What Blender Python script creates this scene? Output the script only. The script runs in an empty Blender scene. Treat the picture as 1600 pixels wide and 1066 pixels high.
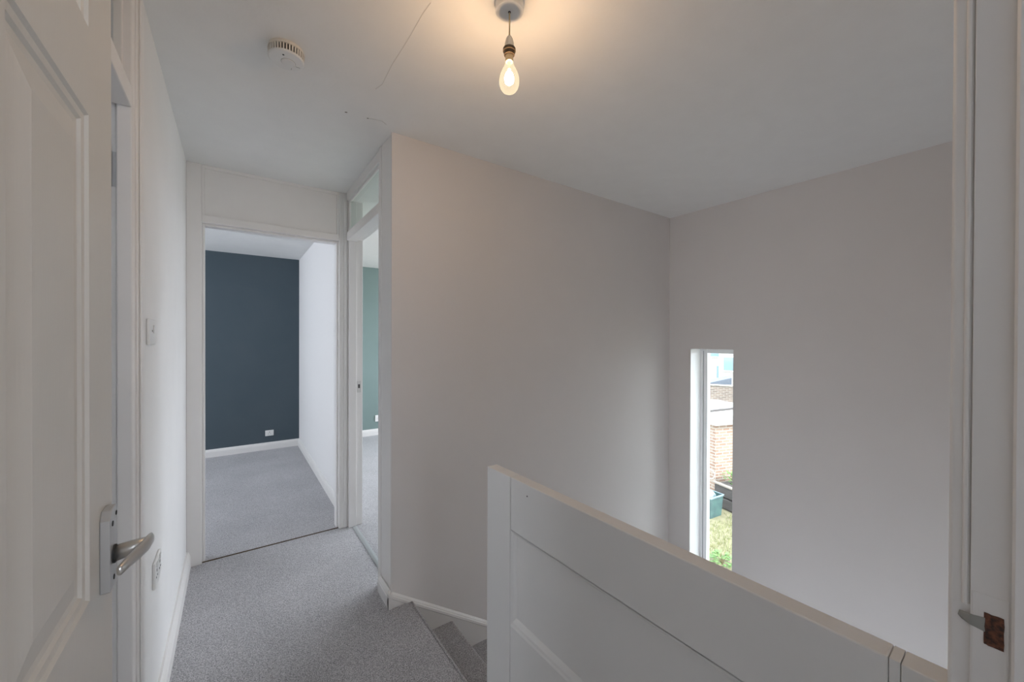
import bpy, bmesh, math, random
from mathutils import Vector, Matrix
random.seed(4)
C = bpy.context.scene.collection
R = math.radians

# ------------------------------------------------------------------ helpers
def link(name, bm, m, parent=None, smooth=False, bevel=0.0, seg=2, loc=None, rotz=0.0):
    me = bpy.data.meshes.new(name)
    bmesh.ops.recalc_face_normals(bm, faces=bm.faces[:])
    bm.to_mesh(me); bm.free()
    o = bpy.data.objects.new(name, me); C.objects.link(o)
    if isinstance(m, (list, tuple)):
        for k in m: me.materials.append(k)
    else:
        me.materials.append(m)
    if smooth:
        for p in me.polygons: p.use_smooth = True
    if bevel:
        b = o.modifiers.new('Bevel', 'BEVEL'); b.width = bevel; b.segments = seg
        b.limit_method = 'ANGLE'; b.angle_limit = R(40)
    if loc is not None: o.location = loc
    if rotz: o.rotation_euler = (0, 0, rotz)
    if parent is not None: o.parent = parent
    return o

def tag(o, label=None, cat=None, group=None, kind=None):
    if label: o['label'] = label
    if cat: o['category'] = cat
    if group: o['group'] = group
    if kind: o['kind'] = kind
    return o

def empty(name, label, cat, loc=(0, 0, 0), rotz=0.0, group=None, kind=None):
    o = bpy.data.objects.new(name, None); C.objects.link(o)
    o.location = loc; o.rotation_euler = (0, 0, rotz); o.empty_display_size = 0.05
    return tag(o, label, cat, group, kind)

def box(bm, x0, x1, y0, y1, z0, z1, mi=0):
    v = [bm.verts.new(p) for p in ((x0,y0,z0),(x1,y0,z0),(x1,y1,z0),(x0,y1,z0),(x0,y0,z1),(x1,y0,z1),(x1,y1,z1),(x0,y1,z1))]
    for f in ((0,3,2,1),(4,5,6,7),(0,1,5,4),(1,2,6,5),(2,3,7,6),(3,0,4,7)):
        fc = bm.faces.new([v[i] for i in f]); fc.material_index = mi

def boxes(*bs):
    bm = bmesh.new()
    for b in bs: box(bm, *b)
    return bm

def lathe(bm, prof, seg=32, c=(0,0,0), cap0=True, cap1=True):
    rings = []
    for r, z in prof:
        rings.append([bm.verts.new((c[0]+r*math.cos(2*math.pi*i/seg), c[1]+r*math.sin(2*math.pi*i/seg), c[2]+z)) for i in range(seg)])
    for a, b in zip(rings, rings[1:]):
        for i in range(seg):
            bm.faces.new((a[i], a[(i+1)%seg], b[(i+1)%seg], b[i]))
    if cap0: bm.faces.new(rings[0])
    if cap1: bm.faces.new(rings[-1])

def sweep(bm, pts, radii, seg=14, up=(0,0,1)):
    """tube through pts; radii = (half side, half height) per point"""
    pts = [Vector(p) for p in pts]; rings = []
    for i, p in enumerate(pts):
        t = (pts[min(i+1, len(pts)-1)] - pts[max(i-1, 0)]).normalized()
        s = t.cross(Vector(up)).normalized(); u = s.cross(t).normalized()
        a, b = radii[i]
        rings.append([bm.verts.new(p + s*a*math.cos(2*math.pi*k/seg) + u*b*math.sin(2*math.pi*k/seg)) for k in range(seg)])
    for a, b in zip(rings, rings[1:]):
        for i in range(seg): bm.faces.new((a[i], a[(i+1)%seg], b[(i+1)%seg], b[i]))
    bm.faces.new(rings[0]); bm.faces.new(rings[-1])

def prism(bm, prof, a, b, f):
    """profile points (p,q) extruded from a to b; f(p,q,t) gives the position"""
    r0 = [bm.verts.new(f(p, q, a)) for p, q in prof]
    r1 = [bm.verts.new(f(p, q, b)) for p, q in prof]
    n = len(prof)
    for i in range(n): bm.faces.new((r0[i], r0[(i+1)%n], r1[(i+1)%n], r1[i]))
    bm.faces.new(r0); bm.faces.new(r1)

def rings(bm, steps, f, cap=True):
    """nested rectangles: steps = [(u0,u1,v0,v1,depth), ...] joined ring by ring"""
    prev = None
    for u0, u1, v0, v1, w in steps:
        cur = [bm.verts.new(f(u, v, w)) for u, v in ((u0,v0),(u1,v0),(u1,v1),(u0,v1))]
        if prev:
            for i in range(4): bm.faces.new((prev[i], prev[(i+1)%4], cur[(i+1)%4], cur[i]))
        prev = cur
    if cap: bm.faces.new(prev)

# ------------------------------------------------------------------ materials
def mat(name, col, rough=0.6, metal=0.0, noise=None, bump=None, spec=0.5):
    """noise = (scale, col2, stretch xyz); bump = (scale, strength, distance, stretch)"""
    m = bpy.data.materials.new(name); m.use_nodes = True
    nt = m.node_tree; b = nt.nodes['Principled BSDF']
    b.inputs['Base Color'].default_value = (*col, 1); b.inputs['Roughness'].default_value = rough
    b.inputs['Metallic'].default_value = metal; b.inputs['Specular IOR Level'].default_value = spec
    tc = nt.nodes.new('ShaderNodeTexCoord')
    def nz(scale, stretch, detail=4.0):
        mp = nt.nodes.new('ShaderNodeMapping'); mp.inputs['Scale'].default_value = stretch
        nt.links.new(tc.outputs['Object'], mp.inputs['Vector'])
        n = nt.nodes.new('ShaderNodeTexNoise'); n.inputs['Scale'].default_value = scale
        n.inputs['Detail'].default_value = detail
        nt.links.new(mp.outputs['Vector'], n.inputs['Vector']); return n
    if noise:
        n = nz(noise[0], noise[2] if len(noise) > 2 else (1,1,1))
        r = nt.nodes.new('ShaderNodeValToRGB')
        r.color_ramp.elements[0].position = 0.35; r.color_ramp.elements[1].position = 0.65
        r.color_ramp.elements[0].color = (*noise[1], 1); r.color_ramp.elements[1].color = (*col, 1)
        nt.links.new(n.outputs['Fac'], r.inputs['Fac']); nt.links.new(r.outputs['Color'], b.inputs['Base Color'])
    if bump:
        n = nz(bump[0], bump[3] if len(bump) > 3 else (1,1,1))
        bp = nt.nodes.new('ShaderNodeBump'); bp.inputs['Strength'].default_value = bump[1]
        bp.inputs['Distance'].default_value = bump[2]
        nt.links.new(n.outputs['Fac'], bp.inputs['Height']); nt.links.new(bp.outputs['Normal'], b.inputs['Normal'])
    return m

def sh(c, k): return tuple(x*k for x in c)
M = {}
M['ceiling'] = mat('ceiling_paint', (.80,.80,.79), .9, noise=(9,(.785,.785,.775)), bump=(60,.10,.004), spec=.2)
M['hall_wall'] = mat('white_wall_paint', (.78,.775,.77), .8, noise=(6,(.765,.76,.755)), bump=(90,.08,.003), spec=.2)
M['stair_wall'] = mat('warm_tinted_white_paint', (.72,.695,.685), .85, noise=(3,(.705,.682,.672)), bump=(70,.10,.003), spec=.2)  # white paint; the warm grey cast of the light is put into its colour
M['blue_wall'] = mat('navy_wall_paint', (.077,.100,.118), .8, noise=(3,(.070,.094,.112)), bump=(70,.12,.003), spec=.2)
M['green_wall'] = mat('sage_wall_paint', (.20,.265,.255), .85, noise=(3,(.19,.255,.245)), bump=(70,.08,.003), spec=.2)
M['room_wall'] = mat('pale_wall_paint', (.77,.76,.76), .85, bump=(70,.08,.003), spec=.2)
M['gloss'] = mat('white_gloss_paint', (.76,.745,.73), .38, noise=(5,(.74,.725,.71)), bump=(30,.06,.003))
M['door'] = mat('white_grained_door_paint', (.66,.64,.60), .42, noise=(4,(.645,.62,.58)), bump=(55,.16,.002,(6,6,.35)))
M['bal'] = mat('white_balustrade_paint', (.73,.725,.715), .45, noise=(4,(.71,.705,.695)), bump=(25,.07,.003))
M['plastic'] = mat('white_plastic', (.74,.74,.73), .35)
M['oldplastic'] = mat('ivory_plastic', (.70,.66,.60), .4)
M['dark'] = mat('dark_slot', (.03,.03,.03), .7)
M['brown'] = mat('brown_bakelite', (.085,.055,.03), .6)
M['chrome'] = mat('brushed_metal', (.60,.59,.57), .30, metal=.9, bump=(140,.05,.001))
M['chrome_dull'] = mat('dull_aluminium', (.55,.55,.55), .42, metal=.75, bump=(90,.06,.001))
M['bar'] = mat('grey_carpet_bar', (.42,.44,.45), .35, metal=.3)
M['brass'] = mat('worn_brass', (.62,.52,.36), .35, metal=.85)
M['cordm'] = mat('cream_flex', (.72,.60,.38), .5)
M['rust'] = mat('rusty_metal', (.17,.06,.03), .75, noise=(230,(.025,.014,.010)), bump=(160,.5,.003))
M['lip'] = mat('painted_metal', (.30,.30,.28), .5)
M['upvc'] = mat('white_upvc', (.88,.89,.90), .3)
M['gasket'] = mat('grey_gasket', (.35,.37,.38), .5)
M['crack'] = mat('plaster_crack', (.64,.63,.61), .9)
M['mark'] = mat('grey_mark', (.35,.34,.32), .8)
M['crack_edge'] = mat('crack_hole', (.10,.075,.05), .9)

def carpet(name, col):
    m = bpy.data.materials.new(name); m.use_nodes = True; nt = m.node_tree; b = nt.nodes['Principled BSDF']
    b.inputs['Roughness'].default_value = .95; b.inputs['Specular IOR Level'].default_value = .1
    b.inputs['Sheen Weight'].default_value = .25; b.inputs['Sheen Roughness'].default_value = .6
    tc = nt.nodes.new('ShaderNodeTexCoord')
    n1 = nt.nodes.new('ShaderNodeTexNoise'); n1.inputs['Scale'].default_value = 250; n1.inputs['Detail'].default_value = 4; n1.inputs['Roughness'].default_value = .65
    n2 = nt.nodes.new('ShaderNodeTexNoise'); n2.inputs['Scale'].default_value = 3.2; n2.inputs['Detail'].default_value = 3
    mp = nt.nodes.new('ShaderNodeMapping'); mp.inputs['Rotation'].default_value = (.62,.41,.33); mp.inputs['Location'].default_value = (1.7,2.3,.9)
    nt.links.new(tc.outputs['Object'], mp.inputs['Vector'])
    for n in (n1, n2): nt.links.new(mp.outputs['Vector'], n.inputs['Vector'])
    r = nt.nodes.new('ShaderNodeValToRGB'); e = r.color_ramp.elements
    e[0].position = .38; e[0].color = (*sh(col, .46), 1); e[1].position = .62; e[1].color = (*sh(col, 1.58), 1)
    nt.links.new(n1.outputs['Fac'], r.inputs['Fac'])
    r2 = nt.nodes.new('ShaderNodeValToRGB'); e = r2.color_ramp.elements
    e[0].position = .3; e[0].color = (.86,.86,.86,1); e[1].position = .7; e[1].color = (1,1,1,1)
    nt.links.new(n2.outputs['Fac'], r2.inputs['Fac'])
    mx = nt.nodes.new('ShaderNodeMix'); mx.data_type = 'RGBA'; mx.blend_type = 'MULTIPLY'; mx.inputs['Factor'].default_value = 1
    nt.links.new(r.outputs['Color'], mx.inputs[6]); nt.links.new(r2.outputs['Color'], mx.inputs[7])
    nt.links.new(mx.outputs[2], b.inputs['Base Color'])
    bp = nt.nodes.new('ShaderNodeBump'); bp.inputs['Strength'].default_value = .4; bp.inputs['Distance'].default_value = .004
    nt.links.new(n1.outputs['Fac'], bp.inputs['Height']); nt.links.new(bp.outputs['Normal'], b.inputs['Normal'])
    return m
M['carpet'] = carpet('grey_carpet_pile', (.375,.37,.385))

def glass(name, tint=(1,1,1), refl=.06):
    m = bpy.data.materials.new(name); m.use_nodes = True; nt = m.node_tree
    for n in list(nt.nodes): nt.nodes.remove(n)
    o = nt.nodes.new('ShaderNodeOutputMaterial'); mx = nt.nodes.new('ShaderNodeMixShader')
    t = nt.nodes.new('ShaderNodeBsdfTransparent'); g = nt.nodes.new('ShaderNodeBsdfGlossy')
    t.inputs['Color'].default_value = (*tint, 1); g.inputs['Roughness'].default_value = .02
    mx.inputs['Fac'].default_value = refl
    nt.links.new(t.outputs[0], mx.inputs[1]); nt.links.new(g.outputs[0], mx.inputs[2]); nt.links.new(mx.outputs[0], o.inputs['Surface'])
    return m
M['pane'] = glass('window_glass', (.98,1,.99), .04)
M['transom'] = glass('transom_glass', (.92,.955,.94), .07)
M['transom_frost'] = mat('obscured_glass', (.40,.43,.40), .25, bump=(120,.3,.002))

def bulb_glass():
    m = bpy.data.materials.new('lit_bulb_glass'); m.use_nodes = True; nt = m.node_tree
    for n in list(nt.nodes): nt.nodes.remove(n)
    o = nt.nodes.new('ShaderNodeOutputMaterial'); mx = nt.nodes.new('ShaderNodeMixShader')
    t = nt.nodes.new('ShaderNodeBsdfTransparent'); e = nt.nodes.new('ShaderNodeEmission')
    e.inputs['Color'].default_value = (1,.80,.52,1); e.inputs['Strength'].default_value = .62
    lw = nt.nodes.new('ShaderNodeLayerWeight'); lw.inputs['Blend'].default_value = .35
    mr = nt.nodes.new('ShaderNodeMapRange'); mr.inputs[3].default_value = .42; mr.inputs[4].default_value = .75
    nt.links.new(lw.outputs['Facing'], mr.inputs[0]); nt.links.new(mr.outputs[0], mx.inputs['Fac'])
    nt.links.new(t.outputs[0], mx.inputs[1]); nt.links.new(e.outputs[0], mx.inputs[2]); nt.links.new(mx.outputs[0], o.inputs['Surface'])
    return m
M['bulb'] = bulb_glass()
def emit(name, col, s):
    m = bpy.data.materials.new(name); m.use_nodes = True; nt = m.node_tree
    for n in list(nt.nodes): nt.nodes.remove(n)
    o = nt.nodes.new('ShaderNodeOutputMaterial'); e = nt.nodes.new('ShaderNodeEmission')
    e.inputs['Color'].default_value = (*col, 1); e.inputs['Strength'].default_value = s
    nt.links.new(e.outputs[0], o.inputs['Surface']); return m
M['filament'] = emit('glowing_filament', (1,.65,.36), 390)

def brick(name, c1, c2, mortar, scale=1.0):
    m = bpy.data.materials.new(name); m.use_nodes = True; nt = m.node_tree; b = nt.nodes['Principled BSDF']
    b.inputs['Roughness'].default_value = .9
    tc = nt.nodes.new('ShaderNodeTexCoord'); sp = nt.nodes.new('ShaderNodeSeparateXYZ'); nt.links.new(tc.outputs['Object'], sp.inputs[0])
    ad = nt.nodes.new('ShaderNodeMath'); nt.links.new(sp.outputs[0], ad.inputs[0]); nt.links.new(sp.outputs[1], ad.inputs[1])
    cb = nt.nodes.new('ShaderNodeCombineXYZ'); nt.links.new(ad.outputs[0], cb.inputs[0]); nt.links.new(sp.outputs[2], cb.inputs[1])
    t = nt.nodes.new('ShaderNodeTexBrick'); nt.links.new(cb.outputs[0], t.inputs['Vector'])
    t.inputs['Color1'].default_value = (*c1,1); t.inputs['Color2'].default_value = (*c2,1); t.inputs['Mortar'].default_value = (*mortar,1)
    t.inputs['Scale'].default_value = scale; t.inputs['Brick Width'].default_value = .225; t.inputs['Row Height'].default_value = .075
    t.inputs['Mortar Size'].default_value = .012; t.inputs['Bias'].default_value = -.1
    nt.links.new(t.outputs['Color'], b.inputs['Base Color']); return m
M['brick'] = brick('garden_brick', (.22,.135,.10), (.27,.20,.155), (.33,.30,.27))
M['brick2'] = brick('dark_garden_brick', (.11,.085,.075), (.17,.13,.11), (.24,.22,.20))
M['render'] = mat('house_render', (.36,.35,.34), .9, noise=(2,(.32,.31,.30)))
M['slate'] = mat('slate_roof', (.10,.12,.155), .7, noise=(3,(.08,.095,.125)))
M['roof'] = mat('felt_roof', (.42,.42,.42), .9, noise=(4,(.36,.36,.36)))
M['lawn'] = mat('lawn_grass', (.20,.185,.115), .95, noise=(7,(.15,.145,.085)), bump=(40,.6,.03))
M['blade'] = mat('grass_blade', (.23,.23,.10), .8, noise=(11,(.14,.17,.06)))
M['leaf'] = mat('green_leaf', (.07,.16,.04), .6, noise=(9,(.10,.20,.05)))
M['stem'] = mat('plant_stem', (.16,.13,.06), .8)
M['greenbin'] = mat('green_box_plastic', (.05,.11,.105), .5, noise=(6,(.035,.07,.08)))
M['tarp'] = mat('pale_blue_plastic', (.22,.29,.33), .4, noise=(12,(.13,.18,.22)))
M['wood'] = mat('weathered_wood', (.08,.072,.07), .85, noise=(8,(.05,.045,.045),(1,1,12)))
M['woodpale'] = mat('pale_wood', (.25,.22,.19), .85)
M['housewin'] = mat('house_window_glass', (.16,.24,.30), .1)
M['paving'] = mat('stone_edging', (.25,.235,.215), .9, noise=(9,(.18,.17,.155)))

# ------------------------------------------------------------------ dimensions
H = 2.32          # landing ceiling
HB = 2.272        # bedroom ceilings
LX = -.220        # left wall face
DY = 2.89         # face of the frame at the end of the landing
PX = .630         # landing face of the partition
SY = 1.900        # stair wall face
WX = 2.950        # window wall face
BY = 5.43         # far wall of both bedrooms
FZ = -2.70        # ground floor / garden level
GX = .655         # blue bedroom face of the partition
G2 = .745         # green bedroom face of the partition

def struct(name, bm, m, label, cat, **k):
    return tag(link(name, bm, m, **k), label, cat, kind='structure')

# ------------------------------------------------------------------ floors, ceilings, walls
struct('floor', boxes((-.335,.722,-.03,DY+.018,-.16,0)), M['carpet'], 'grey carpet floor of the landing', 'floor')
struct('floor.001', boxes((-2.7,GX+.02,DY+.022,BY,-.16,.002)), M['carpet'], 'grey carpet floor of the navy bedroom behind the far doorway', 'floor')
struct('floor.002', boxes((.7225,WX+.1,SY+.1,BY,-.16,.0)), M['carpet'], 'grey carpet floor of the sage green bedroom', 'floor')
struct('floor.003', boxes((-2.2,-.335,-.03,1.9,-.16,0), (-.8,2.2,-2.3,-.031,-.16,0)), M['carpet'], 'grey carpet floor of the side rooms by the landing', 'floor')
struct('floor.004', boxes((.75,WX+.1,0,SY+.1,FZ-.1,FZ)), M['carpet'], 'grey carpet floor at the foot of the stairs', 'floor')

ceil = struct('ceiling', boxes((-2.3,WX+.2,-2.4,SY+.08,H,H+.14), (-2.3,.68,SY+.08,DY+.05,H,H+.14)), M['ceiling'], 'white plaster ceiling over the landing and stairs', 'ceiling')
struct('ceiling.001', boxes((-2.75,GX+.02,DY+.09,BY+.1,HB,HB+.19)), M['ceiling'], 'white ceiling of the navy bedroom', 'ceiling')
struct('ceiling.002', boxes((.69,WX+.2,SY+.08,BY+.1,HB,HB+.19)), M['ceiling'], 'white ceiling of the sage green bedroom', 'ceiling')

# hairline cracks in the plaster
def strip(pts, wid, z):
    bm = bmesh.new()
    for (a, b) in zip(pts, pts[1:]):
        a = Vector((*a, z)); b = Vector((*b, z)); n = (b-a).cross(Vector((0,0,1))).normalized()*wid/2
        v = [bm.verts.new(p + Vector((0,0,dz))) for dz in (0, .0008) for p in (a-n, b-n, b+n, a+n)]
        bm.faces.new(v[:4]); bm.faces.new(v[4:])
        for i in range(4): bm.faces.new((v[i], v[(i+1)%4], v[4+(i+1)%4], v[4+i]))
    return bm
link('crack', strip([(.481,1.103),(.477,1.157),(.478,1.26),(.477,1.325),(.474,1.435),(.479,1.569),(.466,1.613)], .0020, H-.0008), M['crack'], ceil)
link('crack', strip([(.501,1.847),(.535,1.835),(.560,1.832),(.585,1.85)], .003, H-.0008), M['crack'], ceil)
link('chip', strip([(.403,1.856),(.412,1.852)], .005, H-.0008), M['crack_edge'], ceil)
link('chip', strip([(.496,1.849),(.503,1.846)], .004, H-.0008), M['crack_edge'], ceil)

# left wall with the opening of the side doorway
struct('wall_left', boxes((LX-.10,LX,1.50,DY+.02,0,H), (LX-.10,LX,.062,.57,0,H), (LX-.10,LX,.57,1.50,2.275,H)), M['hall_wall'], 'white left wall of the landing', 'wall')
struct('wall_stair', boxes((.702,WX+.16,SY,SY+.1,FZ,H), (PX-.002,.702,SY,SY+.012,-.16,H)), M['stair_wall'], 'white wall along the stairs, tinted for warm light', 'wall')
# window wall, slit window opening
WY0, WY1, WZ0, WZ1 = 1.388, 1.714, -.95, 1.243
struct('wall_right', boxes((WX,WX+.30,-.02,WY0,FZ,H), (WX,WX+.30,WY1,SY,FZ,H), (WX,WX+.30,WY0,WY1,WZ1,H), (WX,WX+.30,WY0,WY1,FZ,WZ0)), M['stair_wall'], 'white stair wall with the tall slit window, tinted for warm light', 'wall')
# wall of the doorway the view is taken from
struct('wall_below_landing', boxes((.66,.705,1.088,SY,FZ-.1,-.16), (.66,.705,0,1.088,-1.3,-.16)), M['hall_wall'], 'wall under the edge of the landing', 'wall')  # gap at the bottom is added to let fill light up the stairwell
struct('wall_front', boxes((.692,WX,-.05,.0565,FZ,H), (-.335,.692,-.05,.0565,2.03,H), (-.335,-.19,-.05,.0565,0,2.03)), M['hall_wall'], 'white wall around the nearest doorway', 'wall')
# navy bedroom
struct('wall_back', boxes((-2.7,GX,BY,BY+.1,0,HB)), M['blue_wall'], 'navy blue feature wall of the far bedroom', 'wall')
struct('wall_partition', boxes((GX,G2,DY+.095,BY,0,HB)), M['room_wall'], 'white side wall of the navy bedroom', 'wall')
def wall_hole(name, x0, x1, y0, y1, z1, hy0, hy1, hz0, hz1, m, label, axis='y'):
    if axis == 'y':
        bs = [(x0,x1,y0,hy0,0,z1),(x0,x1,hy1,y1,0,z1),(x0,x1,hy0,hy1,0,hz0),(x0,x1,hy0,hy1,hz1,z1)]
    else:
        bs = [(x0,hy0,y0,y1,0,z1),(hy1,x1,y0,y1,0,z1),(hy0,hy1,y0,y1,0,hz0),(hy0,hy1,y0,y1,hz1,z1)]
    return struct(name, boxes(*bs), m, label, 'wall')
wall_hole('wall_bedroom_left', -2.8,-2.7, DY,BY+.1, HB, 3.1,5.1,.7,2.15, M['room_wall'], 'outer wall of the navy bedroom with its window opening')
struct('wall_bedroom_front', boxes((-2.7,LX-.0,DY+.022,DY+.09,0,HB+.1)), M['room_wall'], 'inner wall of the navy bedroom beside its doorway', 'wall')
# sage bedroom
struct('wall_back.001', boxes((G2,WX+.1,BY,BY+.1,0,HB)), M['green_wall'], 'sage green far wall of the next bedroom', 'wall')
wall_hole('wall_bedroom_right', WX,WX+.25, SY+.1,BY+.1, HB, 2.2,5.1,.45,2.2, M['room_wall'], 'outer wall of the sage bedroom with its window opening')
# room off the left door, and the room the view is taken from
wall_hole('wall_side_room', -2.3,-2.2, -.05,2.0, H, .5,1.1,1.2,2.0, M['room_wall'], 'outer wall of the side room')  # small unseen opening added to let daylight into the side room
struct('wall_side_room.001', boxes((-2.2,LX-.1,1.9,2.0,0,H), (-2.2,-.335,-.05,.05,0,H)), M['room_wall'], 'inner walls of the side room', 'wall')
wall_hole('wall_near_room', -.9,2.3, -2.4,-2.3, H, -.0,1.3,1.15,2.1, M['room_wall'], 'wall of the nearest room with an added opening for daylight', axis='x')  # opening is unseen, added and sized to fill the landing with daylight
struct('wall_near_room.001', boxes((-.9,-.8,-2.3,-.05,0,H), (2.2,2.3,-2.3,-.05,0,H), (-.8,-.335,-.07,-.05,0,H)), M['room_wall'], 'side walls of the nearest room', 'wall')

# ------------------------------------------------------------------ skirting boards
def skirt_prof(t=.018, h=.09):   # (out, up)
    return [(0,0),(t,0),(t,h-.028),(t-.003,h-.022),(t-.003,h-.017),(t-.008,h-.008),(t-.013,h),(0,h)]
bm = bmesh.new(); prism(bm, skirt_prof(.02,.092), 1.525, DY+.001, lambda p,q,t: (LX+p, t, q))
struct('baseboard_left', bm, M['gloss'], 'white skirting board along the left wall of the landing', 'skirting board')
bm = bmesh.new(); prism(bm, skirt_prof(.016,.085), -2.7, GX, lambda p,q,t: (t, BY-p, q+.002))
struct('baseboard_back', bm, M['gloss'], 'white skirting board under the navy wall', 'skirting board')
bm = bmesh.new(); prism(bm, skirt_prof(.016,.085), DY+.096, BY, lambda p,q,t: (GX-p, t, q+.002))
struct('baseboard_partition', bm, M['gloss'], 'white skirting board under the white side wall of the navy bedroom', 'skirting board')
bm = bmesh.new(); prism(bm, skirt_prof(.016,.085), G2, WX, lambda p,q,t: (t, BY-p, q))
struct('baseboard_back.001', bm, M['gloss'], 'white skirting board under the sage green wall', 'skirting board')
bm = bmesh.new(); prism(bm, skirt_prof(.018,.080), SY-.018, 2.062, lambda p,q,t: (PX-.002-p, t, q))
struct('baseboard_corner', bm, M['gloss'], 'short white skirting piece on the corner post by the stairs', 'skirting board')

# ------------------------------------------------------------------ door frames
# far doorway (navy bedroom)
tr = empty('trim_1', 'white frame and over panel of the doorway to the navy bedroom', 'door frame', kind='structure')
link('jamb', boxes((LX,-.150,DY,DY+.09,0,H), (-.150,-.138,DY+.028,DY+.09,0,1.985)), M['gloss'], tr, bevel=.003)
bm = boxes((.592,.651,DY,DY+.09,0,H), (.580,.592,DY+.028,DY+.09,0,1.985))
link('jamb', bm, M['gloss'], tr, bevel=.003)
link('head', boxes((-.150,.592,DY,DY+.09,1.985,2.028), (-.138,.580,DY+.028,DY+.09,1.972,1.985)), M['gloss'], tr, bevel=.003)
link('over_panel', boxes((-.150,.592,DY+.016,DY+.05,2.028,H)), M['gloss'], tr)
bm = boxes((-.150,-.137,DY+.005,DY+.016,2.028,2.30), (.579,.592,DY+.005,DY+.016,2.028,2.30), (-.150,.592,DY+.008,DY+.016,2.30,H))
link('bead', bm, M['gloss'], tr, bevel=.002)
bm = boxes((.604,.6065,DY-.003,DY,0,H), (.622,.640,DY-.005,DY,0,H))
link('bead', bm, M['gloss'], tr, bevel=.0015)
# doorway to the sage bedroom, with a glazed transom
tr = empty('trim_2', 'white frame with glazed transom of the doorway to the sage green bedroom', 'door frame', kind='structure')
link('jamb', boxes((PX,.702,SY+.012,2.066,0,H), (PX-.003,.702,2.066,2.112,0,H), (.702,G2,SY+.1,2.10,0,HB)), M['gloss'], tr, bevel=.003)
link('jamb', boxes((.651,.700,DY-.030,DY+.095,0,H), (.700,G2,DY-.014,DY+.095,0,HB)), M['gloss'], tr, bevel=.0025)
link('head', boxes((PX+.004,.700,2.112,DY-.030,1.988,2.045), (.700,G2,2.112,DY-.014,2.002,2.045)), M['gloss'], tr, bevel=.003)
link('top_rail', boxes((PX+.004,.700,2.112,DY-.030,2.262,H)), M['gloss'], tr, bevel=.003)
bm = boxes((.650,.660,2.112,2.124,2.045,2.262), (.650,.660,DY-.042,DY-.030,2.045,2.262), (.650,.660,2.112,DY-.030,2.045,2.057), (.650,.660,2.112,DY-.030,2.250,2.262))
link('bead', bm, M['gloss'], tr)
link('transom_pane', boxes((.661,.665,2.112,DY-.030,2.045,2.262)), M['transom'], tr)
k = link('strike_plate', boxes((.706,.734,DY-.0155,DY-.014,.935,1.015)), M['chrome'], tr, bevel=.0005)
link('strike_hole', boxes((.714,.726,DY-.0162,DY-.0155,.965,.992)), M['dark'], k)
# side doorway in the left wall, with transom
tr = empty('trim_3', 'white frame with dark glazed transom of the side doorway in the left wall', 'door frame', kind='structure')
bm = boxes((LX-.026,LX+.004,1.412,1.452,0,2.275), (LX-.1,LX-.026,1.426,1.50,0,2.275), (LX-.026,LX+.009,1.452,1.525,0,2.262))
link('jamb', bm, M['gloss'], tr, bevel=.003)
link('bead', boxes((LX+.009,LX+.014,1.468,1.512,0,2.255)), M['gloss'], tr, bevel=.0025)
link('jamb', boxes((LX-.1,LX+.004,.57,.612,0,2.275)), M['gloss'], tr, bevel=.003)
link('head', boxes((LX-.045,LX+.004,.612,1.412,1.915,1.968), (LX-.1,LX-.045,.612,1.424,1.93,1.968)), M['gloss'], tr, bevel=.003)
link('top_rail', boxes((LX-.1,LX+.004,.612,1.424,2.215,2.275), (LX,LX+.009,.57,1.47,2.235,2.262)), M['gloss'], tr, bevel=.003)
bm = boxes((LX-.03,LX-.012,.612,1.412,1.968,1.982), (LX-.03,LX-.012,1.398,1.412,1.982,2.215), (LX-.03,LX-.012,.612,1.412,2.2,2.215))
link('bead', bm, M['gloss'], tr, bevel=.002)
link('transom_pane', boxes((LX-.04,LX-.034,.612,1.412,1.968,2.215)), M['transom_frost'], tr)
# side room door, folded open into the room
d2 = empty('door_1', 'white side room door standing open behind the left frame', 'door', kind='structure')
link('leaf', boxes((LX-.85,LX-.102,1.376,1.411,.01,1.92)), M['gloss'], d2, bevel=.003)
hg = link('hinge', boxes((LX-.058,LX-.027,1.4235,1.426,1.705,1.795)), M['chrome_dull'], d2)
bm = bmesh.new(); lathe(bm, [(.0035,0),(.0035,.09)], 12, (LX-.0385,1.4205,1.705)); link('hinge_pin', bm, M['chrome_dull'], hg, smooth=True)

# nearest doorway: right jamb beside the camera
tr = empty('trim_4', 'white jamb of the nearest doorway with an old strike plate', 'door frame', kind='structure')
link('jamb', boxes((.650,.692,-.05,.0575,0,2.03)), M['gloss'], tr, bevel=.0008)
bm = bmesh.new(); prism(bm, [(.638,-.05),(.650,-.05),(.650,.0295),(.641,.0295),(.638,.0272)], 0, 2.02, lambda p,q,t: (p,q,t))
link('stop', bm, M['gloss'], tr)
def quarter(cx, cy, r, a0, a1, n=6):
    return [(cx+r*math.cos(R(a0+(a1-a0)*i/n)), cy+r*math.sin(R(a0+(a1-a0)*i/n))) for i in range(n+1)]
prof = [(.655,.0576),(.720,.0576),(.720,.0745)] + quarter(.6595,.070,.0045,90,180)
bm = bmesh.new(); prism(bm, prof, 0, 2.09, lambda p,q,t: (p,q,t)); link('architrave', bm, M['gloss'], tr, smooth=False)
prof = [(.6552,.0577)] + [(.6552,.0640)] + quarter(.6542,.0612,.0030,80,200,6)
bm = bmesh.new(); prism(bm, prof, 1.0275, 2.03, lambda p,q,t: (p,q,t)); link('bead', bm, M['gloss'], tr)
sp = link('strike_plate', boxes((.6492,.650,.0312,.0560,.935,1.046)), M['gloss'], tr, bevel=.0003)
bm = boxes((.6484,.6492,.0347,.0473,.994,1.0265))
bmesh.ops.subdivide_edges(bm, edges=bm.edges[:], cuts=4, use_grid_fill=True)
for v in bm.verts:
    v.co.y += random.uniform(-.0007,.0007); v.co.z += random.uniform(-.001,.001)
link('rusted_latch_hole', bm, M['rust'], sp)['label'] = 'rusty brown latch hole'
bm = bmesh.new()
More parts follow.
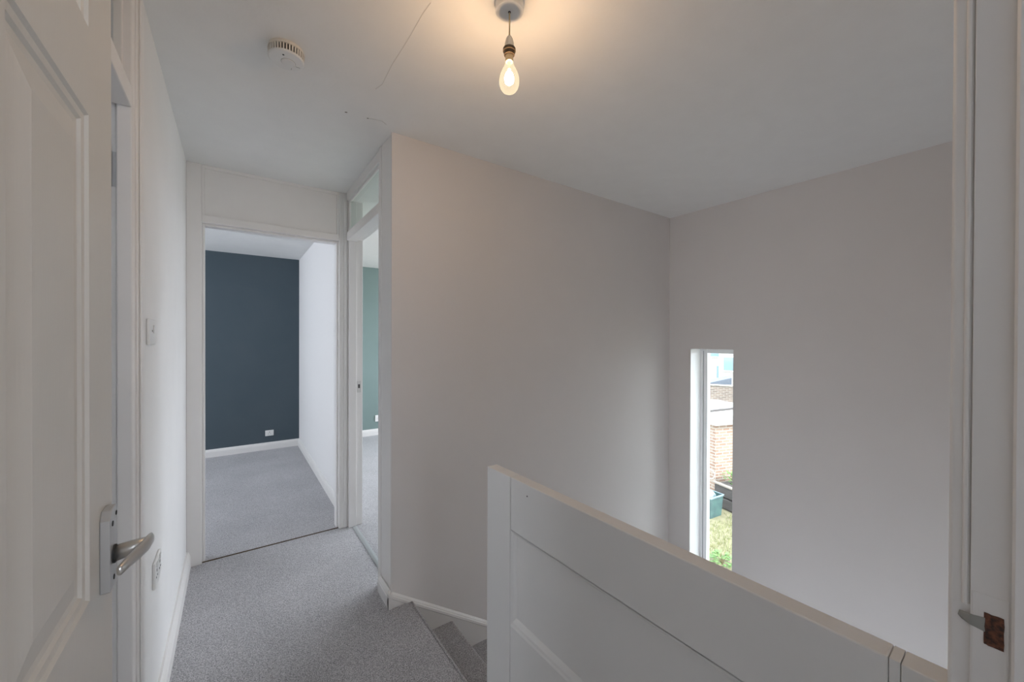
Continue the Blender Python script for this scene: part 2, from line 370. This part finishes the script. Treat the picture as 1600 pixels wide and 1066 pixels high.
prism(bm, [(.0470,1.0215),(.0470,1.0065),(.0575,1.0085),(.0640,1.0090),(.0668,1.0125),(.0655,1.0175),(.0575,1.0195)], .6484, .6498, lambda p,q,t: (t + (.0052 if p > .0576 else 0), p, q))
link('latch_lip', bm, M['lip'], sp)
# its head and left jamb (beside / behind the camera)
link('head', boxes((-.19,.692,-.05,.0575,1.995,2.04)), M['gloss'], tr)
link('jamb', boxes((-.19,-.150,-.05,.0575,0,1.995)), M['gloss'], tr)

# ------------------------------------------------------------------ the panelled door on the left
FX = -.147; BK = FX-.035
d1 = empty('door_2', 'white panelled door with a lever handle, open flat against the left wall', 'door', kind='structure')
bm = boxes((BK,FX-.009,.053,.815,.008,1.985))
cols = [(.163,.383),(.485,.705)]; rows = [(.20,.80),(.985,1.592),(1.700,1.865)]
ys = [.053] + [v for c in cols for v in c] + [.815]; zs = [.008] + [v for r in rows for v in r] + [1.985]
for i in range(len(ys)-1):
    for j in range(len(zs)-1):
        if i % 2 == 1 and j % 2 == 1:
            a, b, c, d = ys[i], ys[i+1], zs[j], zs[j+1]
            st = [(a,b,c,d,FX)]
            for ins, w in ((.003,-.0035),(.010,-.0045),(.013,-.0078),(.020,-.0086),(.052,-.0018),(.054,-.0012)):
                st.append((a+ins,b-ins,c+ins,d-ins,FX+w))
            rings(bm, st, lambda u,v,w: (w,u,v))
        else:
            vs = [bm.verts.new((FX,y,z)) for y,z in ((ys[i],zs[j]),(ys[i+1],zs[j]),(ys[i+1],zs[j+1]),(ys[i],zs[j+1]))]
            bm.faces.new(vs)
# rim closing the front skin to the core
for (y0,z0),(y1,z1) in (((.053,.008),(.815,.008)),((.815,.008),(.815,1.985)),((.815,1.985),(.053,1.985)),((.053,1.985),(.053,.008))):
    bm.faces.new([bm.verts.new(p) for p in ((FX,y0,z0),(FX,y1,z1),(FX-.009,y1,z1),(FX-.009,y0,z0))])
bmesh.ops.remove_doubles(bm, verts=bm.verts[:], dist=.00002)
link('leaf', bm, M['door'], d1)
hp = empty('handle', None, None); hp.parent = d1
bm = bmesh.new()
prism(bm, [(.748,.968),(.787,.968),(.787,1.074),(.783,1.078),(.757,1.078),(.748,1.066)], FX, FX+.0105, lambda p,q,t: (t,p,q))
link('backplate', bm, M['chrome_dull'], hp, bevel=.0012)
for y, z, r in ((.780,1.066,.0032),(.760,1.058,.0038),(.767,.981,.0036)):
    bm = bmesh.new(); r0 = []
    for w, rr in ((FX+.0105, r), (FX+.0112, r), (FX+.0112, r*.5)):
        r0.append([bm.verts.new((w, y+rr*math.cos(k*math.pi/6), z+rr*math.sin(k*math.pi/6))) for k in range(12)])
    for a, b in zip(r0, r0[1:]):
        for k in range(12): bm.faces.new((a[k], a[(k+1)%12], b[(k+1)%12], b[k]))
    bm.faces.new(r0[-1])
    link('screw', bm, M['dark'], hp)
bm = bmesh.new()
sweep(bm, [(FX+.0105,.767,1.013),(FX+.0128,.767,1.013)], [(.0125,.0125)]*2, 18); link('collar', bm, M['dark'], hp, smooth=False)
bm = bmesh.new()
sweep(bm, [(FX+.011,.767,1.013),(FX+.030,.768,1.016),(FX+.047,.769,1.018)], [(.0105,.0112),(.0098,.0100),(.0086,.0085)], 18)
sweep(bm, [(FX+.0470,.787,1.023),(FX+.0475,.778,1.020),(FX+.0440,.763,1.017),(FX+.0385,.742,1.016),(FX+.0320,.722,1.0155),(FX+.0275,.703,1.015),(FX+.0268,.700,1.015)],
      [(.0012,.002),(.0042,.0085),(.0052,.0100),(.0050,.0090),(.0046,.0078),(.0040,.0068),(.0025,.005)], 16)
link('lever', bm, M['chrome'], hp, smooth=True)

# ------------------------------------------------------------------ staircase
st = empty('staircase', 'grey carpeted stairs going down beside the stair wall', 'stairs', (.735,1.09,0))
N0, GO, RI, YA, YB = .738, .222, .192, 1.092, SY-.001
def step_prof(xn, z, back, drop):
    r = .016
    pr = [(back, z), (xn-r, z)] + [(xn-r+r*math.sin(a), z-r+r*math.cos(a)) for a in (R(22),R(45),R(67),R(90),R(120),R(150))]
    pr += [(xn-.022, z-.036), (xn-.026, z-drop), (back, z-drop)]
    return pr
for i in range(10):
    xn, z = N0+GO*i, -RI*i
    back = .722 if i == 0 else xn-GO-.026
    bm = bmesh.new()
    prism(bm, [(x-.735, q) for x, q in step_prof(xn, z, min(back, xn-.018), RI+.004)], YA-1.09, YB-1.09, lambda p,q,t: (p,t,q))
    link('step', bm, M['carpet'], st)
zl = -RI*10
bm = boxes((N0+GO*9-.735-.03, WX-.735-.002, YA-1.09, YB-1.09, zl-.12, zl)); link('half_landing', bm, M['carpet'], st)
# wall string with a moulded top edge
def zt(x): return .069-.673*(x-.642) if x < 1.2 else .069-.673*.558-.865*(x-1.2)
bm = bmesh.new(); xs = [PX-.02, .66, 1.2, 2.3, 2.9]; t0 = SY-.0005
rr = []
for x in xs:
    z = zt(x); low = z-.42 if x > .7 else z-.10
    rr.append([bm.verts.new((x-.735, y-1.09, q)) for y, q in ((t0,z),(t0-.004,z),(t0-.012,z-.008),(t0-.013,z-.013),(t0-.018,z-.017),(t0-.019,z-.028),(t0-.015,z-.033),(t0-.015,low),(t0,low))])
for a, b in zip(rr, rr[1:]):
    for i in range(9): bm.faces.new((a[i], a[(i+1)%9], b[(i+1)%9], b[i]))
bm.faces.new(rr[0]); bm.faces.new(rr[-1])
link('wall_string', bm, M['gloss'], st)['label'] = 'white moulded string board on the wall'
link('apron', boxes((.7225-.735,.742-.735,.06-1.09,1.091-1.09,-.30,-.001)), M['gloss'], st)

# ------------------------------------------------------------------ balustrade
P0 = Vector((.674,1.086,0)); P1 = Vector((.699,.0755,0)); u = (P1-P0); L = u.length
bal = empty('balustrade', 'white panelled balustrade between the landing and the stairwell', 'balustrade', P0, math.atan2(u.y, u.x))
# local x runs towards the camera, local y points to the stairwell (+X)
TH = .038; ZT = .900
def bpart(name, bm, **k): return link(name, bm, M['bal'], bal, **k)
bpart('stile', boxes((0,.1245,0,TH,0,ZT)), bevel=.0022)
bpart('top_rail', boxes((.1265,.955,.0008,TH,.742,ZT)), bevel=.0022)
bpart('bottom_rail', boxes((.1265,.955,.0008,TH,0,.455)), bevel=.0015)
bpart('stile', boxes((.845,.955,.0005,TH,.455,.742)), bevel=.0015)
bpart('stile', boxes((.967,L-.001,.0012,TH,0,ZT-.001)), bevel=.0015)
bpart('cover_strip', boxes((.9558,.9662,.0022,TH-.001,0,ZT-.001)))
bpart('panel', boxes((.1265,.845,.013,TH-.01,.455,.742)))
bm = bmesh.new()   # moulding round the recessed panel
u0, u1, v0, v1 = .1265, .845, .455, .742
rings(bm, [(u0,u1,v0,v1,.0008),(u0+.004,u1-.004,v0+.005,v1-.004,.0028),(u0+.009,u1-.009,v0+.012,v1-.009,.0042),(u0+.013,u1-.013,v0+.020,v1-.013,.0100),(u0+.016,u1-.016,v0+.024,v1-.016,.0130)], lambda a,b,w: (a,w,b), cap=False)
bpart('panel_moulding', bm)
bm = bmesh.new()
for k, (x, z) in enumerate(((.205,.868),)):
    r0 = [[bm.verts.new((x+.0022*math.cos(a*math.pi/5), w, z+.0022*math.sin(a*math.pi/5))) for a in range(10)] for w in (.0008,.0003)]
    for a in range(10): bm.faces.new((r0[0][a], r0[0][(a+1)%10], r0[1][(a+1)%10], r0[1][a]))
    bm.faces.new(r0[1])
link('nail_hole', bm, M['dark'], bal)

# ------------------------------------------------------------------ floor bars
tag(link('threshold_bar', boxes((-.150,.592,DY+.0165,DY+.0235,-.001,.0045)), M['brown'], bevel=.001), 'thin dark carpet joint bar across the navy bedroom doorway', 'threshold bar')
tb = bmesh.new(); prism(tb, [(-.016,0),(-.013,.004),(0,.006),(.013,.004),(.016,0)], 2.113, DY-.031, lambda p,q,t: (.688+p, t, q))
tag(link('threshold_bar', tb, M['bar']), 'silver carpet bar across the sage bedroom doorway', 'threshold bar')

# ------------------------------------------------------------------ pendant lamp
BX, BYp = .672, .966
pl = empty('pendant_light', 'bare lit bulb hanging on a cream flex from the ceiling', 'light', (BX,BYp,H))
bm = bmesh.new(); lathe(bm, [(.0455,0),(.0455,-.006),(.0425,-.008),(.0418,-.026),(.040,-.0285)], 48); link('ceiling_rose', bm, M['plastic'], pl, smooth=False, bevel=.0008)
bm = bmesh.new(); lathe(bm, [(.0042,-.0284),(.0042,-.0305),(.0024,-.0306)], 14); link('cord_grip', bm, M['dark'], pl)
bm = bmesh.new(); sweep(bm, [(0,0,-.029),(.0006,0,-.06),(0,0,-.105)], [(.0024,.0024)]*3, 10, up=(0,1,0)); link('cord', bm, M['cordm'], pl, smooth=True)
bm = bmesh.new(); lathe(bm, [(.0035,-.100),(.0065,-.102),(.0105,-.110),(.0135,-.122),(.0148,-.132),(.0148,-.137)], 28); link('lamp_holder', bm, M['oldplastic'], pl, smooth=True)
bm = bmesh.new(); lathe(bm, [(.0150,-.1365),(.0188,-.138),(.0192,-.146),(.0170,-.148),(.0160,-.157),(.0145,-.1585)], 28); link('shade_ring', bm, M['brown'], pl, bevel=.0006)['label'] = 'brown shade ring'
bm = bmesh.new(); lathe(bm, [(.0118,-.155),(.0118,-.178)], 24); link('bulb_cap', bm, M['brass'], pl, bevel=.001)
zc = -.225
prof = [(.0112,-.176),(.0118,-.181),(.0150,-.190),(.0215,-.203),(.0272,-.217),(.0300,-.230),(.0296,-.243),(.0262,-.255),(.0205,-.263),(.0120,-.2680),(.0030,-.2695)]
bm = bmesh.new(); lathe(bm, prof, 40, cap0=False); bl = link('bulb', bm, M['bulb'], pl, smooth=True)
bm = bmesh.new(); lathe(bm, [(.004,-.205),(.0105,-.213),(.0145,-.226),(.0125,-.238),(.004,-.246)], 24); link('filament', bm, M['filament'], bl, smooth=True)
bm = bmesh.new(); lathe(bm, [(.0045,-.178),(.0032,-.195),(.0055,-.200),(.003,-.206)], 16); link('filament_stem', bm, M['plastic'], bl, smooth=True)

# ------------------------------------------------------------------ smoke alarm
SX, SYY = .150, 1.573
sa = empty('smoke_alarm', 'round white smoke alarm on the landing ceiling', 'smoke alarm', (SX,SYY,H))
bm = bmesh.new(); lathe(bm, [(.053,0),(.053,-.008),(.055,-.009),(.0565,-.011),(.0568,-.013)], 56); link('base_plate', bm, M['oldplastic'], sa)
bm = bmesh.new(); lathe(bm, [(.0515,-.012),(.0515,-.034)], 56); link('vent_core', bm, M['dark'], sa)
bm = bmesh.new()
for k in range(38):
    a = 2*math.pi*k/38; w = .0023
    c, s = math.cos(a), math.sin(a)
    q = []
    for z in (-.0125,-.0345):
        for rr_, t in ((.0512,-w),(.0556 if z > -.02 else .0545,-w),(.0556 if z > -.02 else .0545,w),(.0512,w)):
            q.append(bm.verts.new((rr_*c - t*s, rr_*s + t*c, z)))
    for f in ((0,1,2,3),(4,5,6,7),(0,1,5,4),(1,2,6,5),(2,3,7,6),(3,0,4,7)): bm.faces.new([q[i] for i in f])
link('vent_fins', bm, M['oldplastic'], sa)
bm = bmesh.new(); lathe(bm, [(.0550,-.0335),(.0548,-.038),(.0520,-.0405),(.030,-.0415),(.0225,-.0415)], 56); link('cover', bm, M['plastic'], sa, bevel=.0006)
bm = bmesh.new(); lathe(bm, [(.0218,-.0414),(.0218,-.0424),(.0200,-.0440),(.006,-.0446),(.0005,-.0446)], 40, c=(.006,.004,0)); link('test_button', bm, M['plastic'], sa)
bm = bmesh.new(); lathe(bm, [(.0228,-.0412),(.0228,-.0418),(.0220,-.0419)], 40, c=(.006,.004,0)); link('button_groove', bm, M['mark'], sa)
bm = bmesh.new(); lathe(bm, [(.0032,-.0410),(.0032,-.0421)], 14, c=(-.012,-.030,0)); link('indicator', bm, M['dark'], sa)
bm = boxes((.030,.044,.012,.0135,-.0419,-.0412)); box(bm, .018,.0195,.030,.040,-.0419,-.0412); link('cover_marks', bm, M['mark'], sa)

# ------------------------------------------------------------------ switches and sockets
def faceplate(name, label, cat, loc, rotz, w, h, dep, kind):
    """front faces local -Y, back on local y=0"""
    e = empty(name, label, cat, loc, rotz)
    back = dep-.009
    if back > .004:
        link('back_box', boxes((-w/2+.002,w/2-.002,-back,0,-h/2+.002,h/2-.002)), M['oldplastic'], e, bevel=.003)
    link('faceplate', boxes((-w/2,w/2,-dep,-max(back,0),-h/2,h/2)), M['plastic'], e, bevel=.004, seg=3)
    yf = -dep
    if kind == 'switch':
        link('rocker', boxes((-.007,.007,yf-.004,yf,-.014,.014)), M['plastic'], e, bevel=.0015)
        for x in (-w*.36, w*.36):
            link('screw', boxes((x-.003, x+.003, yf-.0006, yf, -.003, .003)), M['mark'], e)
    elif kind == 'pull':
        link('rocker', boxes((.004,.018,yf-.004,yf,-.004,.022)), M['plastic'], e, bevel=.0015)
        link('indicator', boxes((.020,.024,yf-.0008,yf,-.002,.020)), M['brown'], e)
        link('screw', boxes((-.016,-.011,yf-.0008,yf,.000,.006)), M['dark'], e)
    else:
        n = 2 if w > .12 else 1
        for i in range(n):
            cx = 0 if n == 1 else (-.033, .033)[i]
            bm = boxes((cx-.003,cx+.003,yf-.0008,yf,.006,.015), (cx-.014,cx-.008,yf-.0008,yf,-.012,-.007), (cx+.008,cx+.014,yf-.0008,yf,-.012,-.007))
            link('socket_holes', bm, M['dark'], e)
            if n == 2:
                link('rocker', boxes((cx-.008,cx+.008,yf-.003,yf,.022,.036)), M['plastic'], e, bevel=.001)
    return e
faceplate('light_switch', 'white switch plate at shoulder height on the left wall', 'switch', (LX,1.698,1.3335), R(90), .120, .083, .0085, 'pull')
faceplate('double_socket', 'white double socket low on the left wall', 'socket', (LX,1.803,.520), R(90), .124, .087, .0085, 'socket')
faceplate('wall_socket', 'small white socket low on the navy blue wall', 'socket', (.345,BY,.196), 0, .086, .066, .011, 'socket')
faceplate('wall_socket', 'small white socket low on the sage green wall', 'socket', (1.612,BY,.225), 0, .086, .086, .011, 'socket')
faceplate('light_switch', 'white switch seen edge on beside the navy bedroom doorway', 'switch', (GX,3.285,1.375), R(-90), .086, .086, .012, 'switch')

# ------------------------------------------------------------------ stair window
w1 = empty('window_1', 'tall white framed slit window in the stair wall', 'window', kind='structure')
XF = WX+.155
bm = boxes((XF,XF+.04,WY1-.052,WY1,WZ0,WZ1), (XF,XF+.04,WY0,WY0+.060,WZ0,WZ1), (XF,XF+.04,WY0+.06,WY1-.052,WZ1-.037,WZ1), (XF,XF+.04,WY0+.06,WY1-.052,WZ0,WZ0+.06))
link('frame', bm, M['upvc'], w1, bevel=.004)
bm = boxes((XF-.012,XF,WY1-.020,WY1,WZ0,WZ1), (XF-.012,XF,WY0,WY0+.02,WZ0,WZ1))
link('inner_bead', bm, M['upvc'], w1, bevel=.003)
bm = boxes((XF-.0015,XF,WY1-.0245,WY1-.0205,WZ0,WZ1-.02), (XF-.0012,XF,WY1-.0522,WY1-.0495,WZ0+.05,WZ1-.037))
link('gasket', bm, M['gasket'], w1)
link('pane', boxes((XF+.018,XF+.024,WY0+.058,WY1-.050,WZ0+.058,WZ1-.035)), M['pane'], w1)
bm = boxes((WX,WX+.155,WY1-.0015,WY1-.0002,WZ0,WZ1-.0005), (WX,WX+.155,WY0+.0002,WY0+.0015,WZ0,WZ1-.0005), (WX-.02,WX+.155,WY0,WY1,WZ0,WZ0+.02))
link('reveal', bm, M['upvc'], w1)

# ------------------------------------------------------------------ garden beyond the window
struct('lawn', boxes((3.3,46,-8,40,FZ-.1,FZ)), M['lawn'], 'sunlit yellow green lawn below the slit window', 'lawn')
def at(px, depth, z=FZ):
    """a point of the garden by its bearing and distance from the landing"""
    lat = (px-800)/613; yw = math.atan(435/613.)
    return Vector((depth*(math.sin(yw)+lat*math.cos(yw)), depth*(math.cos(yw)-lat*math.sin(yw)), z))
bm = bmesh.new()
for i in range(3800):
    d = random.uniform(5.6, 9.6); p = at(random.uniform(1085,1175), d)
    if any((p.xy-at(q,dd).xy).length < rr for q,dd,rr in ((1109,9.0,.36),(1151,9.35,.56),(1130,7.0,.24),(1141,6.38,.62))): continue
    h = random.uniform(.03,.09); a = random.uniform(0,6.28); w = .006
    dx, dy = math.cos(a)*w, math.sin(a)*w
    bm.faces.new([bm.verts.new(v) for v in ((p.x-dx,p.y-dy,p.z),(p.x+dx,p.y+dy,p.z),(p.x+random.uniform(-.03,.03),p.y+random.uniform(-.03,.03),p.z+h))])
tag(link('grass', bm, M['blade']), 'rough yellow green grass on the lawn', 'grass', kind='stuff')
# brick outbuilding
c0 = at(1119, 9.75); yw = math.atan(435/613.)
ang = math.atan2(at(1119,12).y-c0.y, at(1119,12).x-c0.x) - R(45)
ob = empty('outbuilding', 'brick outbuilding with a flat pale roof seen through the slit window', 'shed', c0, ang)
link('walls', boxes((0,2.5,0,2.5,0,1.92)), M['brick'], ob)
link('roof', boxes((-.10,2.6,-.10,2.6,1.92,2.03)), M['roof'], ob, bevel=.01)
link('fascia', boxes((-.115,2.615,-.115,2.615,1.90,1.99)), M['render'], ob)
bt = boxes((0,1.15,-.04,.04,0,.05)); pB = at(1109, 10.75)
tag(link('plank', bt, M['wood'], loc=(pB.x,pB.y,FZ+2.03), rotz=ang+R(8)), 'dark plank lying on the flat roof of the outbuilding', 'plank')
# recycling box with plastic on top
pg = at(1109, 9.0); gb = empty('recycling_box', 'open green plastic garden box on the lawn by the brick outbuilding', 'box', pg, ang+R(12))
bm = bmesh.new(); a, b, h = .235, .20, .48
lo = [(-a*.86,-b*.86),(a*.86,-b*.86),(a*.86,b*.86),(-a*.86,b*.86)]; hi = [(-a,-b),(a,-b),(a,b),(-a,b)]
vl = [bm.verts.new((x,y,0)) for x,y in lo]; vh = [bm.verts.new((x,y,h)) for x,y in hi]
vi = [bm.verts.new((x*.92,y*.92,h)) for x,y in hi]; vb = [bm.verts.new((x*.92,y*.92,.1)) for x,y in lo]
for i in range(4):
    j = (i+1)%4
    bm.faces.new((vl[i],vl[j],vh[j],vh[i])); bm.faces.new((vh[i],vh[j],vi[j],vi[i])); bm.faces.new((vi[i],vi[j],vb[j],vb[i]))
bm.faces.new(vl); bm.faces.new(vb); link('tub', bm, M['greenbin'], gb)
link('rim', boxes((-a-.012,a+.012,-b-.012,-b+.006,h-.03,h+.006),(-a-.012,a+.012,b-.006,b+.012,h-.03,h+.006),(-a-.012,-a+.006,-b,b,h-.03,h+.006),(a-.006,a+.012,-b,b,h-.03,h+.006)), M['tarp'], gb, bevel=.004)
# crumpled plastic sack in the box
bm = bmesh.new(); bmesh.ops.create_icosphere(bm, subdivisions=3, radius=.16)
for v in bm.verts: v.co = Vector((v.co.x*1.05, v.co.y*.8, v.co.z*.85))*(1+.16*math.sin(v.co.x*31+v.co.y*17)*math.cos(v.co.z*27)); 
tag(link('plastic_sack', bm, M['tarp'], loc=(pg.x,pg.y,FZ+.43)), 'crumpled pale blue sack heaped in the green garden box', 'sack')
ph = at(1110, 9.35); bm = bmesh.new()
pts = [(.11*math.cos(t), 0, .11*math.sin(t)) for t in [i*2*math.pi/20 for i in range(21)]]
sweep(bm, pts, [(.012,.012)]*21, 8, up=(0,1,0.01)); 
tag(link('hose_coil', bm, M['gasket'], loc=(ph.x,ph.y,FZ+.80), rotz=ang+R(-45)), 'loop of grey hose against the brick outbuilding', 'hose')
# dark timber planter
pp = at(1151, 9.35); tp = empty('timber_planter', 'dark weathered timber planter on the lawn beside the green box', 'planter', pp, ang+R(4))
for k in range(2):
    link('side_board', boxes((-.34,.34,-.30,.30,.02+.27*k,.255+.27*k)), M['wood'], tp, bevel=.008)
link('corner_post', boxes((-.36,-.30,-.32,-.26,0,.60)), M['woodpale'], tp, bevel=.006)
link('corner_post', boxes((.30,.36,-.32,-.26,0,.58)), M['woodpale'], tp, bevel=.006)
link('rim', boxes((-.38,.38,-.34,-.27,.545,.585),(-.38,-.30,-.27,.34,.545,.585),(.30,.38,-.27,.34,.545,.585)), M['woodpale'], tp, bevel=.006)
def shrub(name, label, loc, n, rad, h, lw):
    e = empty(name, label, 'plant', loc)
    bm = bmesh.new()
    for i in range(n):
        a = random.uniform(0,6.28); r = rad*math.sqrt(random.random()); z = random.uniform(.15,1)*h*(1-.4*r/rad)
        p = Vector((r*math.cos(a), r*math.sin(a), z)); d = Vector((math.cos(a), math.sin(a), random.uniform(-.3,.8))).normalized()
        s = d.cross(Vector((0,0,1))).normalized()*lw*.45; l = lw*random.uniform(1.2,2)
        bm.faces.new([bm.verts.new(v) for v in (p, p+d*l*.5+s, p+d*l, p+d*l*.5-s)])
    link('foliage', bm, M['leaf'], e)
    bm = bmesh.new()
    for i in range(7):
        a = i*.9; sweep(bm, [(0.01*math.cos(a),0.01*math.sin(a),0),(rad*.35*math.cos(a),rad*.35*math.sin(a),h*.5),(rad*.6*math.cos(a),rad*.6*math.sin(a),h*.85)], [(.006,.006),(.004,.004),(.002,.002)], 6, up=(.3,.2,1))
    link('stems', bm, M['stem'], e)
    return e
shrub('planter_plant', 'leafy green plant growing in the dark timber planter', (pp.x+.05,pp.y+.05,FZ+.53), 90, .22, .38, .06)
pv = at(1130, 7.0); shrub('garden_weed', 'bright green leafy weed growing on the lawn nearest the house', pv, 110, .16, .22, .05)
pe = at(1141, 6.38); tag(link('edging_stone', boxes((-.5,.5,-.09,.09,0,.10)), M['paving'], loc=(pe.x,pe.y,FZ), rotz=ang+R(20), bevel=.02), 'pale stone edging at the near end of the lawn', 'edging')
# brick garden wall behind the outbuilding
pw = at(1127, 17.0); aw = ang+R(45)+R(90)
gw = empty('garden_wall', 'dark brick garden wall behind the outbuilding', 'garden wall', pw, aw)
link('wall_run', boxes((-6,6,-.11,.11,0,2.0)), M['brick2'], gw)
link('coping', boxes((-6,6,-.14,.14,2.0,2.06)), M['paving'], gw, bevel=.01)
# houses further off
def house(name, label, px, depth, w, hgt, rotd, roofm, wins, dp=3):
    p = at(px, depth); e = empty(name, label, 'house', p, aw+R(rotd))
    link('walls', boxes((-w/2,w/2,-dp,dp,0,hgt)), M['render'], e)
    if True:
        bm = bmesh.new(); o = .3
        prism(bm, [(-dp-o,hgt-.05),(dp+o,hgt-.05),(dp+o,hgt+.12),(0,hgt+.75*dp),(-dp-o,hgt+.12)], -w/2-o, w/2+o, lambda p_,q,t: (t,p_,q)); link('roof', bm, roofm, e)
    for (x, z, ww, hh) in wins:
        for s in (-1, 1):
            f = link('window', boxes((x-ww/2-.07,x+ww/2+.07,s*(dp+.03)-.03,s*(dp+.03)+.03,z-hh/2-.07,z+hh/2+.07)), M['upvc'], e)
            link('pane', boxes((x-ww/2,x+ww/2,s*(dp+.065)-.006,s*(dp+.065)+.006,z-hh/2,z+hh/2)), M['housewin'], f)
    return e
house('house', 'pale rendered house with wide windows behind the garden wall', 1112, 37, 9, 5.2, 0, M['slate'], [(-2.6,3.0,1.9,.9),(-.35,3.05,1.1,1.0),(2.2,3.0,1.6,1.0),(-1.2,1.2,1.6,1.1),(1.8,1.2,1.8,1.1)])
house('house', 'nearer pale house with a lean-to at the right edge of the slit window', 1172, 27, 3.4, 5.2, -8, M['slate'], [(-.9,2.3,.7,.9),(1,2.4,.8,.9)], 1.6)
pq = at(1110, 21.5); lt = empty('lean_to_shed', 'low shed with a blue grey sloping roof in front of the pale house', 'shed', pq, aw)
link('walls', boxes((-.9,.9,-.8,.8,0,1.35)), M['render'], lt)
bm = bmesh.new(); prism(bm, [(-1.0,1.35),(1.0,1.35),(1.0,1.45),(-1.0,2.05)], -1.0, 1.0, lambda p_,q,t: (p_,t,q)); link('roof', bm, M['slate'], lt)
bm = bmesh.new()
pt = at(1106, 47); tr_ = empty('garden_tree', 'leafy tree behind the pale houses', 'tree', pt)
bm = bmesh.new(); sweep(bm, [(0,0,0),(.05,0,1.5),(0,0,3.2)], [(.18,.18),(.14,.14),(.08,.08)], 10, up=(0,1,0)); link('trunk', bm, M['stem'], tr_)
bm = bmesh.new()
for i in range(900):
    a = random.uniform(0,6.28); b = math.acos(random.uniform(-1,1)); r = 1.7*random.uniform(.55,1)
    p = Vector((r*math.sin(b)*math.cos(a), r*math.sin(b)*math.sin(a), 4+r*math.cos(b))); d = Vector((random.uniform(-1,1),random.uniform(-1,1),random.uniform(-1,1))).normalized()
    s = d.orthogonal().normalized()*.12
    bm.faces.new([bm.verts.new(v) for v in (p-s, p+d*.2, p+s, p-d*.2)])
link('crown', bm, M['leaf'], tr_)

# ------------------------------------------------------------------ light
w = bpy.data.worlds.new('World'); bpy.context.scene.world = w; w.use_nodes = True
bg = w.node_tree.nodes['Background']; bg.inputs['Color'].default_value = (.86,.92,1,1); bg.inputs['Strength'].default_value = 3.6
def lamp(name, typ, loc, rot=(0,0,0), **k):
    d = bpy.data.lights.new(name, typ); o = bpy.data.objects.new(name, d); C.objects.link(o); o.location = loc; o.rotation_euler = rot
    for a, b in k.items(): setattr(d, a, b)
    return o
sun = lamp('sun', 'SUN', (5,-5,12), energy=3.2, angle=R(3), color=(1,.95,.86))
sun.rotation_euler = Vector((.25,1,-1.15)).to_track_quat('-Z','Y').to_euler()
def portal(name, loc, direction, sx, sy):
    o = lamp(name, 'AREA', loc, shape='RECTANGLE', size=sx, size_y=sy)
    o.rotation_euler = Vector(direction).to_track_quat('-Z','Z').to_euler(); o.data.cycles.is_portal = True
portal('sky_navy_bedroom', (-2.76,4.1,1.425), (1,0,0), 2.0, 1.45)
portal('sky_sage_bedroom', (WX+.12,3.65,1.325), (-1,0,0), 2.9, 1.75)
portal('sky_stair_window', (WX+.26,(WY0+WY1)/2,(WZ0+WZ1)/2), (-1,0,0), WY1-WY0, WZ1-WZ0)
portal('added_stairwell_fill', (.62,.545,-2.0), (1,0,0), 1.05, 1.35)  # portal for the added unseen gap that brightens the stairwell with sky light
portal('sky_near_room', (.65,-2.36,1.625), (0,1,0), 1.3, .95)  # portal for the added opening behind the camera
portal('sky_side_room', (-2.26,.8,1.6), (1,0,0), .6, .8)  # portal for the opening added in the side room

# ------------------------------------------------------------------ camera
yw = math.atan(435/613.); pi_ = R(.3); ro = R(.2)
A = Vector((math.sin(yw)*math.cos(pi_), math.cos(yw)*math.cos(pi_), -math.sin(pi_)))
Rv = Vector((math.cos(yw), -math.sin(yw), 0)); U = Rv.cross(A)
c, s = math.cos(ro), math.sin(ro)
R2 = c*Rv + s*U; U2 = -s*Rv + c*U
cam = bpy.data.cameras.new('camera'); co = bpy.data.objects.new('camera', cam); C.objects.link(co)
cam.sensor_width = 36; cam.lens = 613*36/1600; cam.clip_start = .01; cam.clip_end = 200
co.matrix_world = Matrix(((R2.x,U2.x,-A.x,0),(R2.y,U2.y,-A.y,0),(R2.z,U2.z,-A.z,1.315),(0,0,0,1)))
S = bpy.context.scene; S.camera = co
S.view_settings.view_transform = 'Standard'; S.view_settings.look = 'None'; S.view_settings.gamma = 1
S.view_settings.use_curve_mapping = False; S.view_settings.exposure = .95
S.cycles.max_bounces = 16; S.cycles.diffuse_bounces = 10; S.cycles.transparent_max_bounces = 16
S.cycles.sample_clamp_indirect = 6; S.cycles.use_denoising = True
